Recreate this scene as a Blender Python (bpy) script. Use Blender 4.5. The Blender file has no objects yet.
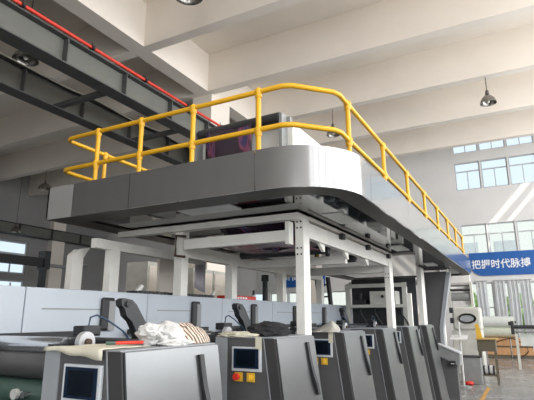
import bpy, bmesh, math, random
from mathutils import Vector, Matrix, noise
random.seed(7)
SC = bpy.context.scene
COL = SC.collection
PI = math.pi
V = Vector

# ------------------------------------------------------------------ camera
EYE = 1.65
F, PITCH, YAW, ROLL = 478.7, math.radians(13.73), math.radians(28.07), math.radians(-0.15)
cam_d = bpy.data.cameras.new('camera'); cam = bpy.data.objects.new('camera', cam_d); COL.objects.link(cam)
cam_d.sensor_fit = 'HORIZONTAL'; cam_d.sensor_width = 36.0
cam_d.lens = F / 534.0 * 36.0
cam_d.clip_end = 300; cam_d.clip_start = 0.05
fw = V((math.cos(YAW) * math.cos(PITCH), math.sin(YAW) * math.cos(PITCH), math.sin(PITCH)))
rt = V((math.sin(YAW), -math.cos(YAW), 0)); up = rt.cross(fw)
rt, up = rt * math.cos(ROLL) + up * math.sin(ROLL), up * math.cos(ROLL) - rt * math.sin(ROLL)
mw = Matrix((rt, up, -fw)).transposed().to_4x4(); mw.translation = V((0, 0, EYE))
cam.matrix_world = mw
SC.camera = cam

# ------------------------------------------------------------------ light
SC.view_settings.view_transform = 'Standard'; SC.view_settings.look = 'None'
SC.view_settings.gamma = 1.0; SC.view_settings.use_curve_mapping = False
SC.view_settings.exposure = 0.0
SC.cycles.use_denoising = True
SC.cycles.max_bounces = 8; SC.cycles.diffuse_bounces = 5; SC.cycles.glossy_bounces = 5
SC.cycles.sample_clamp_indirect = 4.0
SC.cycles.caustics_reflective = False; SC.cycles.caustics_refractive = False

w = bpy.data.worlds.new('sky'); SC.world = w; w.use_nodes = True
nt = w.node_tree; nt.nodes.clear()
bg = nt.nodes.new('ShaderNodeBackground'); out = nt.nodes.new('ShaderNodeOutputWorld')
bg.inputs[0].default_value = (0.80, 0.90, 1.0, 1); bg.inputs[1].default_value = 1.28
nt.links.new(bg.outputs[0], out.inputs[0])

def sun(name, d, power, col):
    l = bpy.data.lights.new(name, 'SUN'); l.energy = power; l.color = col; l.angle = 0.009
    o = bpy.data.objects.new(name, l); COL.objects.link(o)
    o.location = (10, -20, 30); o.rotation_euler = V(d).to_track_quat('-Z', 'Y').to_euler(); return o
sun('sun', (0.68, 1.0, -1.08), 4.0, (1.0, 0.93, 0.80))

def area(name, loc, d, sx, sy, power, col=(1, 1, 1)):
    l = bpy.data.lights.new(name, 'AREA'); l.shape = 'RECTANGLE'; l.size = sx; l.size_y = sy; l.energy = power; l.color = col
    o = bpy.data.objects.new(name, l); COL.objects.link(o)
    o.location = loc; o.rotation_euler = V(d).to_track_quat('-Z', 'Z').to_euler(); return o
DAY = (0.97, 0.985, 1.0)
for i in range(13):                               # area lights standing in for unseen right-hand windows, gapped to streak the reflections
    area('window_daylight', (-6.5 + 2.55 * i, -8.85, 6.4), (0, 1, 0), 1.95, 7.4, (190 + 150 * min(1.0, i / 8.0)) * (1.12 if 5 < i < 11 else 0.62 if i >= 11 else 1.0), DAY)
area('rear_fill_light', (-7.85, -3.5, 2.6), (1, 0, 0), 4.5, 4.8, 420, DAY)  # added fill from behind the camera; the back wall has no opening
area('left_window_daylight', (11.0, 28.3, 5.6), (0, -1, 0), 9.0, 1.6, 40, DAY)

# ------------------------------------------------------------------ materials
def M(name, col, rough=0.6, metal=0.0, var=0.06, scale=6.0, bump=0.0, coat=0.0, stretch=None, col2=None, rvar=0.0, spec=None):
    m = bpy.data.materials.new(name); m.use_nodes = True
    t = m.node_tree; p = t.nodes['Principled BSDF']
    p.inputs['Roughness'].default_value = rough; p.inputs['Metallic'].default_value = metal
    if coat: p.inputs['Coat Weight'].default_value = coat; p.inputs['Coat Roughness'].default_value = 0.08
    if spec is not None: p.inputs['Specular IOR Level'].default_value = spec
    tc = t.nodes.new('ShaderNodeTexCoord'); mp = t.nodes.new('ShaderNodeMapping')
    t.links.new(tc.outputs['Object'], mp.inputs['Vector'])
    if stretch: mp.inputs['Scale'].default_value = stretch
    nz = t.nodes.new('ShaderNodeTexNoise'); nz.inputs['Scale'].default_value = scale; nz.inputs['Detail'].default_value = 4
    t.links.new(mp.outputs[0], nz.inputs['Vector'])
    rp = t.nodes.new('ShaderNodeValToRGB')
    c1 = [max(0, c * (1 - var)) for c in col[:3]]; c2 = [min(1, c * (1 + var)) for c in (col2 or col)[:3]]
    rp.color_ramp.elements[0].position = 0.3; rp.color_ramp.elements[1].position = 0.7
    rp.color_ramp.elements[0].color = (*c1, 1); rp.color_ramp.elements[1].color = (*c2, 1)
    t.links.new(nz.outputs['Fac'], rp.inputs[0]); t.links.new(rp.outputs[0], p.inputs['Base Color'])
    if rvar:
        mr = t.nodes.new('ShaderNodeMapRange'); mr.inputs['To Min'].default_value = max(0.02, rough - rvar); mr.inputs['To Max'].default_value = rough + rvar
        t.links.new(nz.outputs['Fac'], mr.inputs[0]); t.links.new(mr.outputs[0], p.inputs['Roughness'])
    if bump:
        b = t.nodes.new('ShaderNodeBump'); b.inputs['Strength'].default_value = bump; b.inputs['Distance'].default_value = 0.02
        t.links.new(nz.outputs['Fac'], b.inputs['Height']); t.links.new(b.outputs[0], p.inputs['Normal'])
    return m
def emis(name, col, s):
    m = M(name, col); p = m.node_tree.nodes['Principled BSDF']
    p.inputs['Emission Color'].default_value = (*col, 1); p.inputs['Emission Strength'].default_value = s; return m
def glassmat():
    m = bpy.data.materials.new('window_glass'); m.use_nodes = True; t = m.node_tree; t.nodes.clear()
    o = t.nodes.new('ShaderNodeOutputMaterial'); tr = t.nodes.new('ShaderNodeBsdfTransparent'); gl = t.nodes.new('ShaderNodeBsdfGlossy'); mx = t.nodes.new('ShaderNodeMixShader')
    tr.inputs[0].default_value = (0.93, 0.96, 0.97, 1); gl.inputs['Roughness'].default_value = 0.03; mx.inputs[0].default_value = 0.06
    t.links.new(tr.outputs[0], mx.inputs[1]); t.links.new(gl.outputs[0], mx.inputs[2]); t.links.new(mx.outputs[0], o.inputs[0]); return m

m_plaster = M('ceiling_plaster', (0.86, 0.80, 0.725), 0.9, var=0.04, scale=0.6)
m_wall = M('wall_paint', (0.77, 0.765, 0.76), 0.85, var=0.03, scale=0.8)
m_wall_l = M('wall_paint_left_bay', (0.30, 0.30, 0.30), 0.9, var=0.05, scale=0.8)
m_floor = M('polished_concrete', (0.23, 0.225, 0.215), 0.24, var=0.25, scale=1.2, rvar=0.12)
m_gird = M('girder_grey_paint', (0.140, 0.145, 0.128), 0.6, var=0.08, scale=2)
m_gird_d = M('girder_flange_paint', (0.085, 0.09, 0.09), 0.7, var=0.1, scale=3)
m_red = M('red_pipe_paint', (0.70, 0.045, 0.025), 0.45)
m_yel = M('yellow_rail_paint', (0.83, 0.45, 0.015), 0.38, var=0.05)
m_fas = M('fascia_metallic_grey', (0.25, 0.25, 0.248), 0.20, metal=0.85, var=0.05, scale=3, stretch=(3, 3, 0.6), coat=0.8)
m_fasl = M('fascia_end_grey', (0.38, 0.38, 0.375), 0.45, metal=0.35, var=0.05, scale=2)
m_strip = M('bottom_lip_steel', (0.085, 0.082, 0.077), 0.45, metal=0.5, var=0.1, scale=3)
m_soff = M('soffit_gloss_steel', (0.13, 0.135, 0.14), 0.05, metal=0.9, var=0.1, scale=2)
m_lpan = M('soffit_panel_pale', (0.66, 0.68, 0.68), 0.5)
m_white = M('white_frame_paint', (0.84, 0.83, 0.78), 0.5, var=0.06, scale=5)
m_whitebox = M('white_cabinet_paint', (0.74, 0.74, 0.70), 0.5, var=0.03)
m_cover = M('pale_blue_cover_paint', (0.455, 0.50, 0.555), 0.45, var=0.03, scale=2)
m_black = M('black_plastic', (0.020, 0.021, 0.024), 0.5)
m_blackm = M('black_machine_paint', (0.028, 0.030, 0.034), 0.45, var=0.2)
m_dgrey = M('dark_grey_cabinet_paint', (0.105, 0.105, 0.108), 0.45, var=0.08, scale=4)
m_edge = M('dark_edge_strip_paint', (0.050, 0.049, 0.050), 0.5)
m_lgrey = M('light_grey_side_paint', (0.34, 0.36, 0.385), 0.5)
m_steel = M('brushed_steel_door', (0.20, 0.206, 0.21), 0.30, metal=0.85, var=0.10, scale=0.8, stretch=(2, 2, 2))
m_steelp = M('pale_steel_door', (0.60, 0.61, 0.63), 0.42, metal=0.45, var=0.04, scale=2)
m_chrome = M('chrome_roller', (0.72, 0.74, 0.77), 0.25, metal=0.9, var=0.05)
m_rubber = M('dark_rubber_roller', (0.085, 0.085, 0.085), 0.45)
m_green = M('green_roller', (0.065, 0.115, 0.095), 0.4)
m_bezel = M('screen_bezel', (0.62, 0.66, 0.70), 0.4)
m_screen = M('screen_glass', (0.010, 0.022, 0.045), 0.12, var=0.25, scale=12)
m_screen2 = M('screen_inner', (0.005, 0.009, 0.016), 0.1)
m_redb = M('red_button', (0.75, 0.05, 0.03), 0.35)
m_yelp = M('yellow_plate', (0.80, 0.50, 0.05), 0.45)
m_rag = M('white_rag', (0.62, 0.62, 0.61), 0.9, var=0.1, scale=9)
m_cream = M('cream_paper', (0.70, 0.67, 0.55), 0.8, var=0.08, scale=8)
m_bag = M('cream_sack', (0.50, 0.48, 0.43), 0.8, var=0.15, scale=9)
m_bcloth = M('black_cloth', (0.013, 0.013, 0.015), 0.95, var=0.3, scale=20)
m_wood = M('orange_crate_wood', (0.62, 0.34, 0.16), 0.7, var=0.15, scale=4, stretch=(1, 8, 1))
m_tan = M('tan_table_wood', (0.50, 0.33, 0.12), 0.6)
m_tand = M('brown_table_apron', (0.13, 0.11, 0.075), 0.6)
m_roll = M('white_film_roll', (0.66, 0.69, 0.66), 0.35, var=0.06)
m_rollg = M('greenish_film_roll', (0.56, 0.60, 0.50), 0.35, var=0.06)
m_beige = M('beige_machine_paint', (0.60, 0.60, 0.555), 0.5, var=0.1)
m_mid = M('mid_grey_machine_paint', (0.26, 0.27, 0.27), 0.5, var=0.1)
m_olive = M('olive_machine_paint', (0.23, 0.235, 0.18), 0.5, var=0.15)
m_blue = M('banner_blue', (0.012, 0.115, 0.42), 0.5, var=0.03)
m_text = M('banner_lettering', (0.92, 0.94, 0.96), 0.5, var=0.0)
m_curt = M('grey_curtain', (0.42, 0.43, 0.46), 0.9, var=0.08, scale=4)
def curtain_material():
    m = M('grey_curtain', (0.86, 0.865, 0.88), 0.9, var=0.05, scale=4); t = m.node_tree; p = t.nodes['Principled BSDF']; o = t.nodes['Material Output']
    tl = t.nodes.new('ShaderNodeBsdfTranslucent'); tl.inputs[0].default_value = (0.78, 0.79, 0.81, 1); mx = t.nodes.new('ShaderNodeMixShader'); mx.inputs[0].default_value = 0.5
    t.links.new(p.outputs[0], mx.inputs[1]); t.links.new(tl.outputs[0], mx.inputs[2]); t.links.new(mx.outputs[0], o.inputs[0]); return m
m_curt = curtain_material()
m_frame = M('window_frame_aluminium', (0.48, 0.50, 0.52), 0.5)
m_glass = glassmat()
m_leaf = M('hedge_leaf', (0.30, 0.48, 0.12), 0.8, var=0.45, scale=3, col2=(0.50, 0.66, 0.26))
m_fac = M('opposite_building_render', (0.74, 0.74, 0.70), 0.9)
m_facw = M('opposite_building_window', (0.50, 0.53, 0.55), 0.4)
m_lamp = M('lamp_reflector_aluminium', (0.30, 0.29, 0.27), 0.22, metal=0.9, var=0.08)
m_lampd = M('lamp_housing_dark', (0.13, 0.12, 0.11), 0.5, metal=0.4)
m_bulb = M('lamp_bulb', (0.85, 0.85, 0.80), 0.2)
m_cable = M('pale_cable', (0.42, 0.42, 0.36), 0.6)
m_ground = M('yard_paving', (0.55, 0.54, 0.50), 0.9)
m_yline = M('yellow_floor_paint', (0.50, 0.27, 0.06), 0.6, var=0.3, scale=10)
m_hose = M('dark_blue_hose', (0.03, 0.06, 0.12), 0.4)
m_rust = M('brown_bracket', (0.075, 0.045, 0.03), 0.7)
m_lav = M('lavender_film', (0.50, 0.48, 0.56), 0.3, var=0.15, scale=4)

def film_material():
    m = bpy.data.materials.new('printed_purple_film'); m.use_nodes = True; t = m.node_tree; p = t.nodes['Principled BSDF']
    p.inputs['Roughness'].default_value = 0.22
    tc = t.nodes.new('ShaderNodeTexCoord'); mp = t.nodes.new('ShaderNodeMapping'); mp.inputs['Scale'].default_value = (1.0, 7.0, 1.6)
    wv = t.nodes.new('ShaderNodeTexNoise'); wv.inputs['Scale'].default_value = 1.3; wv.inputs['Detail'].default_value = 1
    rp = t.nodes.new('ShaderNodeValToRGB'); e = rp.color_ramp.elements
    e[0].position = 0.0; e[0].color = (0.030, 0.020, 0.033, 1); e[1].position = 1.0; e[1].color = (0.05, 0.025, 0.045, 1)
    a = e.new(0.56); a.color = (0.032, 0.021, 0.034, 1); a = e.new(0.60); a.color = (0.26, 0.07, 0.13, 1); a = e.new(0.63); a.color = (0.06, 0.05, 0.13, 1)
    t.links.new(tc.outputs['Object'], mp.inputs[0]); t.links.new(mp.outputs[0], wv.inputs[0]); t.links.new(wv.outputs[0], rp.inputs[0]); t.links.new(rp.outputs[0], p.inputs['Base Color'])
    return m
def striped_material():
    m = bpy.data.materials.new('brown_striped_cloth'); m.use_nodes = True; t = m.node_tree; p = t.nodes['Principled BSDF']
    p.inputs['Roughness'].default_value = 0.9
    tc = t.nodes.new('ShaderNodeTexCoord'); mp = t.nodes.new('ShaderNodeMapping'); mp.inputs['Rotation'].default_value = (0, 0.5, 0)
    wv = t.nodes.new('ShaderNodeTexWave'); wv.bands_direction = 'X'; wv.inputs['Scale'].default_value = 11; wv.inputs['Distortion'].default_value = 3.0; wv.inputs['Detail'].default_value = 2; wv.inputs['Detail Scale'].default_value = 2
    rp = t.nodes.new('ShaderNodeValToRGB'); e = rp.color_ramp.elements
    e[0].position = 0.35; e[0].color = (0.17, 0.10, 0.07, 1); e[1].position = 0.62; e[1].color = (0.66, 0.58, 0.50, 1)
    t.links.new(tc.outputs['Object'], mp.inputs[0]); t.links.new(mp.outputs[0], wv.inputs[0]); t.links.new(wv.outputs[0], rp.inputs[0]); t.links.new(rp.outputs[0], p.inputs['Base Color'])
    return m
m_film = film_material(); m_stripe = striped_material()

# ------------------------------------------------------------------ mesh helpers
class B:
    def __init__(s): s.bm = bmesh.new()
    def box(s, x0, x1, y0, y1, z0, z1, bev=0.0):
        r = bmesh.ops.create_cube(s.bm, size=1.0); vs = r['verts']
        for v in vs:
            v.co = V(((x0 + x1) / 2 + v.co.x * (x1 - x0), (y0 + y1) / 2 + v.co.y * (y1 - y0), (z0 + z1) / 2 + v.co.z * (z1 - z0)))
        if bev:
            es = list({e for v in vs for e in v.link_edges})
            bmesh.ops.bevel(s.bm, geom=es, offset=bev, segments=2, profile=0.5, affect='EDGES')
        return s
    def cyl(s, a, b, r, r2=None, n=16, caps=True):
        a, b = V(a), V(b); d = b - a
        q = d.to_track_quat('Z', 'Y').to_matrix().to_4x4(); q.translation = (a + b) / 2
        bmesh.ops.create_cone(s.bm, cap_ends=caps, segments=n, radius1=r, radius2=r if r2 is None else r2, depth=d.length, matrix=q); return s
    def ball(s, c, r, n=12, sc=(1, 1, 1)):
        m = Matrix.Translation(c) @ Matrix.Diagonal((*sc, 1))
        bmesh.ops.create_uvsphere(s.bm, u_segments=n, v_segments=max(6, n // 2), radius=r, matrix=m); return s
    def tube(s, pts, r, n=10):
        pts = [V(p) for p in pts]; rings = []
        ref = V((0, 0, 1))
        for i, p in enumerate(pts):
            if i == 0: d = pts[1] - p
            elif i == len(pts) - 1: d = p - pts[i - 1]
            else: d = (pts[i + 1] - p).normalized() + (p - pts[i - 1]).normalized()
            d.normalize()
            rf = ref if abs(d.dot(ref)) < 0.95 else V((0, 1, 0))
            a = d.cross(rf).normalized(); b = d.cross(a).normalized(); k = 1.0
            if 0 < i < len(pts) - 1:
                c = max(0.4, d.dot((p - pts[i - 1]).normalized())); k = 1 / c if c > 0.6 else 1.3
            rings.append([s.bm.verts.new(p + (a * math.cos(t) + b * math.sin(t)) * r) for t in [2 * PI * j / n for j in range(n)]])
        for r0, r1 in zip(rings, rings[1:]):
            for j in range(n):
                s.bm.faces.new((r0[j], r0[(j + 1) % n], r1[(j + 1) % n], r1[j]))
        s.bm.faces.new(rings[0][::-1]); s.bm.faces.new(rings[-1]); return s
    def prism(s, poly, axis, a, b):
        def mk(p, t):
            if axis == 'X': return V((t, p[0], p[1]))
            if axis == 'Y': return V((p[0], t, p[1]))
            return V((p[0], p[1], t))
        v0 = [s.bm.verts.new(mk(p, a)) for p in poly]; v1 = [s.bm.verts.new(mk(p, b)) for p in poly]
        n = len(poly); s.bm.faces.new(v0[::-1]); s.bm.faces.new(v1)
        for i in range(n): s.bm.faces.new((v0[i], v0[(i + 1) % n], v1[(i + 1) % n], v1[i]))
        return s
    def wallpath(s, path, z0, z1, th):           # vertical sheet following a plan path, th offset to the left
        P = [V((*p, 0)) for p in path]; off = []
        for i in range(len(P)):
            d = (P[min(i + 1, len(P) - 1)] - P[max(i - 1, 0)]).normalized(); off.append(P[i] + V((-d.y, d.x, 0)) * th)
        rows = [[s.bm.verts.new(V((p.x, p.y, z))) for p in L] for L, z in ((P, z0), (P, z1), (off, z1), (off, z0))]
        for k in range(4):
            a, b = rows[k], rows[(k + 1) % 4]
            for i in range(len(P) - 1): s.bm.faces.new((a[i], a[i + 1], b[i + 1], b[i]))
        s.bm.faces.new([r[0] for r in rows]); s.bm.faces.new([r[-1] for r in rows][::-1]); return s
    def lathe(s, prof, c, n=24):
        c = V(c); rings = [[s.bm.verts.new(c + V((r * math.cos(2 * PI * j / n), r * math.sin(2 * PI * j / n), z))) for j in range(n)] for r, z in prof]
        for r0, r1 in zip(rings, rings[1:]):
            for j in range(n): s.bm.faces.new((r0[j], r0[(j + 1) % n], r1[(j + 1) % n], r1[j]))
        return s
    def grid(s, f, nu, nv):
        vs = [[s.bm.verts.new(V(f(i / nu, j / nv))) for j in range(nv + 1)] for i in range(nu + 1)]
        for i in range(nu):
            for j in range(nv): s.bm.faces.new((vs[i][j], vs[i + 1][j], vs[i + 1][j + 1], vs[i][j + 1]))
        return s
    def blob(s, c, sc, amp, freq, seed=0, n=3, flat=None):
        for v in bmesh.ops.create_icosphere(s.bm, subdivisions=n, radius=1.0)['verts']:
            d = v.co.normalized()
            k = 1 + amp * noise.noise(d * freq + V((seed, seed * 2.1, 0))) + amp * 0.5 * noise.noise(d * freq * 2.3 + V((seed, 3, seed)))
            p = V((d.x * sc[0], d.y * sc[1], d.z * sc[2])) * k + V(c)
            if flat is not None and p.z < flat: p.z = flat
            v.co = p
        return s
    def build(s, name, mat, parent=None, smooth=False, solid=0.0):
        bmesh.ops.recalc_face_normals(s.bm, faces=s.bm.faces)
        me = bpy.data.meshes.new(name)
        if parent is not None: org = WL[parent.name]
        else:
            xs = [v.co for v in s.bm.verts]
            org = V(((min(v.x for v in xs) + max(v.x for v in xs)) / 2, (min(v.y for v in xs) + max(v.y for v in xs)) / 2, min(v.z for v in xs)))
        bmesh.ops.translate(s.bm, verts=s.bm.verts, vec=-org)
        s.bm.to_mesh(me); s.bm.free()
        if smooth:
            for p in me.polygons: p.use_smooth = True
        me.materials.append(mat)
        o = bpy.data.objects.new(name, me); COL.objects.link(o)
        if parent is not None: o.parent = parent; WL[o.name] = org.copy()
        else: o.location = org; WL[o.name] = org.copy()
        if smooth and smooth != 'all':
            try: me.set_sharp_from_angle(angle=math.radians(40))
            except Exception: pass
        if solid:
            md = o.modifiers.new('thickness', 'SOLIDIFY'); md.thickness = solid
        return o
WL = {}
def thing(name, label, cat, loc, group=None):
    o = bpy.data.objects.new(name, None); COL.objects.link(o); o.empty_display_size = 0.1
    o.location = loc; WL[o.name] = V(loc); o['label'] = label; o['category'] = cat
    if group: o['group'] = group
    return o
def tag(o, label, cat, group=None, kind=None):
    o['label'] = label; o['category'] = cat
    if group: o['group'] = group
    if kind: o['kind'] = kind
    return o
def struct(o, label=None):
    o['kind'] = 'structure'
    if label: o['label'] = label
    return o
def dup(root, off, label=None, rename=None):
    kids = {}
    for o in COL.objects:
        if o.parent: kids.setdefault(o.parent.name, []).append(o)
    def rec(o, par):
        c = o.copy(); COL.objects.link(c)
        if par is not None: c.parent = par
        WL[c.name] = WL.get(o.name, V((0, 0, 0))) + V(off)
        for k in kids.get(o.name, []): rec(k, c)
        return c
    r = rec(root, None); r.location = V(root.location) + V(off)
    if label: r['label'] = label
    return r
def bx(name, mat, a, parent=None, bev=0.0): return B().box(*a, bev=bev).build(name, mat, parent)

# ------------------------------------------------------------------ structure: hall
XW, YL, YR, XB = 27.0, 28.5, -9.0, -8.0        # far wall, left wall, right wall, back wall
ZB, ZS = 9.5, 10.95                            # beam underside, slab underside
struct(bx('floor', m_floor, (XB, XW, YR, YL, -0.2, 0)))
# slab, with an added slot on the right, out of view, for the sun streaks
b = B()
b.box(XB, XW, -2.9, YL, ZS, ZS + 0.25); b.box(XB, XW, YR, -4.2, ZS, ZS + 0.25)
b.box(XB, 18.0, -4.2, -2.9, ZS, ZS + 0.25); b.box(18, XW, -3.7, -3.5, ZS, ZS + 0.25)
ceil = struct(b.build('ceiling', m_plaster))
for i, x in enumerate((2.67, 6.3, 9.90, 13.2, 16.66, 20.07, 23.35)):
    struct(bx('ceiling_beam', m_plaster, (x - 0.34, x, YR, 9.25, ZB, ZS)))
    struct(bx('ceiling_beam', m_plaster, (x - 0.34, x, 9.8, YL, ZB, ZS)))
struct(bx('ceiling_beam', m_plaster, (XB, XW, 9.25, 9.8, ZB, ZS)))
for x0, x1 in ((13.1, 14.3), (4.0, 4.6), (22.6, 23.4)):
    if x0 == 4.0: continue
    c = struct(bx('pillar', m_plaster, (x0, x1, 9.24, 10.08, 0, ZB)))
    bx('corbel', m_plaster, (x0 + 0.1, x1 - 0.1, 8.0, 10.6, 6.3, 6.9), c)
struct(bx('pillar', m_plaster, (13.1, 13.6, 9.24, 9.8, ZB, ZS)))
struct(bx('wall_right', m_wall, (XB, XW, YR - 0.2, YR, 0, ZS)))
struct(bx('wall_back', m_wall, (XB - 0.2, XB, YR, YL, 0, ZS)))

def holed_wall(name, mat, axis, pos0, pos1, umin, umax, zmin, zmax, holes):
    """wall slab with rectangular openings; holes = (u0,u1,z0,z1)"""
    us = sorted({umin, umax, *[h[0] for h in holes], *[h[1] for h in holes]})
    zs = sorted({zmin, zmax, *[h[2] for h in holes], *[h[3] for h in holes]})
    b = B()
    for z0, z1 in zip(zs, zs[1:]):
        run = None
        for u0, u1 in list(zip(us, us[1:])) + [(None, None)]:
            solid = u0 is not None and not any(h[0] <= (u0 + u1) / 2 <= h[1] and h[2] <= (z0 + z1) / 2 <= h[3] for h in holes)
            if solid: run = [u0, u1] if run is None else [run[0], u1]
            elif run:
                if axis == 'X': b.box(pos0, pos1, run[0], run[1], z0, z1)
                else: b.box(run[0], run[1], pos0, pos1, z0, z1)
                run = None
    return struct(b.build(name, mat))
WN = [0]
def window(axis, pos, u0, u1, z0, z1, transom, panes=2, frame=0.05):
    """framed window: transom = fraction of height where the cross bar sits (None = none)"""
    WN[0] += 1
    def q(b, ua, ub, za, zb, d=0.03):
        if axis == 'X': b.box(pos - d, pos + d, ua, ub, za, zb)
        else: b.box(ua, ub, pos - d, pos + d, za, zb)
    b = B(); f = frame
    q(b, u0, u1, z0, z0 + f); q(b, u0, u1, z1 - f, z1); q(b, u0, u0 + f, z0 + f, z1 - f); q(b, u1 - f, u1, z0 + f, z1 - f)
    zt = z1 - f
    if transom:
        zt = z0 + (z1 - z0) * transom; q(b, u0 + f, u1 - f, zt - f / 2, zt + f / 2)
    for k in range(1, panes):
        u = u0 + (u1 - u0) * k / panes; q(b, u - f * 0.4, u + f * 0.4, z0 + f, zt - f / 2)
    w = struct(b.build('window_%d' % WN[0], m_frame))
    g = B(); q(g, u0 + f, u1 - f, z0 + f, z1 - f, 0.004); g.build('pane', m_glass, w)
    return w
# far wall
holes = []; wins = []
for y1 in (2.76, 1.43, 0.10, -1.23, -2.56, -3.89, -5.22):
    wins += [(y1 - 1.27, y1, 8.26, 9.80, 0.68, 2, 0.06), (y1 - 1.27, y1, 4.78, 6.36, 0.66, 2, 0.06)]
    wins += [(y1 - 1.27, y1, 10.36, 10.93, None, 2, 0.05)]
    wins += [(y1 - 1.27, y1, 0.75, 3.32, 0.52, 1, 0.06)]
for y1 in (15.6, 14.2, 12.96, 11.5, 10.2, 8.8):
    wins += [(y1 - 1.2, y1, 2.0, 3.1, None, 1, 0.06)]
for wd in wins: holes.append(wd[:4])
holed_wall('wall_far', m_wall, 'X', XW, XW + 0.24, YR, YL, 0, ZS, holes)
for wd in wins: window('X', XW + 0.12, *wd[:4], wd[4], wd[5], wd[6])
# left wall
lw = []
for x0 in (3.2, 8.2, 13.2, 18.2 - 0.15):
    lw += [(x0, x0 + 2.1, 4.35, 6.40, 0.62, 2, 0.10), (x0 + 0.4, x0 + 2.1, 2.9, 3.95, None, 2, 0.10)]
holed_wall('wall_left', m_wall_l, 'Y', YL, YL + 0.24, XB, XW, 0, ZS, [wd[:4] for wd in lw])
for wd in lw: window('Y', YL + 0.12, *wd[:4], wd[4], wd[5], wd[6])
for x in (6.5, 21.6):
    struct(bx('trim_1' if x < 10 else 'trim_2', m_plaster, (x, x + 1.0, YL - 0.45, YL, 0, ZS)))

# outside, seen through the windows
struct(bx('ground', m_ground, (XW + 0.3, 70, -40, 60, -0.35, -0.15)))
ob = thing('opposite_building', 'pale building across the yard seen through the windows above the banner', 'building', (50, 2, -0.15))
bx('wall', m_fac, (48, 52, -14, 26, -0.15, 10.4), ob)
for k in range(12):
    y = -12 + k * 3.1
    for z in (6.4,): bx('window', m_facw, (47.93, 48, y, y + 1.7, z, z + 1.9), ob)
for i, (y, h, rr, lb) in enumerate(((3.4, 2.5, 1.15, 'bright green bush outside the leftmost curtained window'), (0.55, 2.3, 1.15, 'bright green bush outside between the grey curtains'), (-2.3, 2.6, 1.15, 'bright green bush outside the right end of the curtained windows'), (13.5, 2.2, 1.5, 'green bush outside the windows behind the press'))):
    t = thing('bush', lb, 'bush', (31 + 0.3 * i, y, -0.15))
    B().blob((31 + 0.3 * i, y, 1.35), (1.2, rr, h / 1.6), 0.35, 3.0, i * 3.3, 4, -0.12).build('foliage', m_leaf, t, True)
    B().cyl((31 + 0.3 * i, y, -0.15), (31 + 0.3 * i, y, 0.6), 0.08).build('stem', m_tand, t)

# ------------------------------------------------------------------ crane girders
def girder(name, label, y, z0, z1, x0, x1, xs0, dx, fl=0.41):
    t = thing(name, label, 'crane girder', ((x0 + x1) / 2, y, z0), 'crane runway girders')
    bx('web', m_gird, (x0, x1, y - 0.012, y + 0.012, z0 + 0.03, z1 - 0.03), t)
    bx('bottom_flange', m_gird_d, (x0, x1, y - fl / 2, y + fl / 2, z0, z0 + 0.03), t)
    bx('top_flange', m_gird_d, (x0, x1, y - fl * 0.42, y + fl * 0.42, z1 - 0.03, z1), t)
    x = xs0
    while x < x1:
        if x > x0: bx('stiffener', m_gird_d, (x - 0.012, x + 0.012, y - fl * 0.4, y - 0.012, z0 + 0.03, z1 - 0.03), t)
        x += dx
    return t
girder('crane_girder', 'grey crane runway girder with the red pipe on top, upper left', 8.29, 6.9, 7.56, -2, 26.5, 0.9, 1.75)
girder('crane_girder', 'grey crane runway girder with a pale cable, behind the red-piped girder', 10.33, 6.9, 7.62, -2, 26.5, 1.2, 1.80)
girder('crane_girder', 'distant grey crane girder along the left wall below the platform edge', 28.0, 6.75, 7.45, 4, 26.8, 4.6, 2.4, 0.5)
t = thing('red_pipe', 'long red pipe running along the top of the upper grey girder', 'pipe', (12, 8.1, 7.58))
B().tube([(-2, 8.1, 7.62), (10, 8.1, 7.62), (25, 8.1, 7.62)], 0.04).build('pipe', m_red, t, True)
for x in (3.2, 5.0, 6.75, 8.5, 10.25, 12, 13.6, 15.5, 17.5):
    B().box(x - 0.03, x + 0.03, 8.02, 8.19, 7.56, 7.64).cyl((x, 8.1, 7.62), (x, 8.1, 7.74), 0.012).build('clip', m_black, t)
for i, x in enumerate((7.6, 10.4, 13.0)):
    tag(bx('tie_brace', m_gird_d, (x - 0.08, x + 0.08, 8.30, 10.32, 6.93, 7.03)), 'flat grey tie brace joining the two girders, %s' % ('nearest the camera', 'second from the camera', 'farthest, above the platform rail')[i], 'brace', 'girder tie braces')
pts = []
for i in range(41):
    x = 3.0 + i * 0.28; pts.append((x, 10.125 + 0.015 * math.sin(i * 0.8), 7.62 - 0.06 * abs(math.sin(i * 0.31))))
tag(B().tube(pts, 0.018, 6).build('cable', m_cable, None, True), 'thin pale cable sagging along the second grey girder', 'cable')
t = thing('bridge_crane_beam', 'black crane beam crossing in front of the left wall window', 'crane beam', (14, 23.6, 4.2))
bx('beam', m_black, (8, 17.6, 23.4, 23.8, 4.40, 4.85), t)
bx('end_carriage', m_blackm, (17.6, 17.95, 23.3, 23.9, 4.25, 5.25), t)
B().tube([(17.9, 23.6, 4.5), (19.2, 23.6, 4.5), (20.7, 23.6, 4.75)], 0.10, 8).build('pipe', m_mid, t)
bx('bracket', m_blackm, (17.65, 17.85, 23.4, 23.8, 0.02, 4.4), t)

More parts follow.
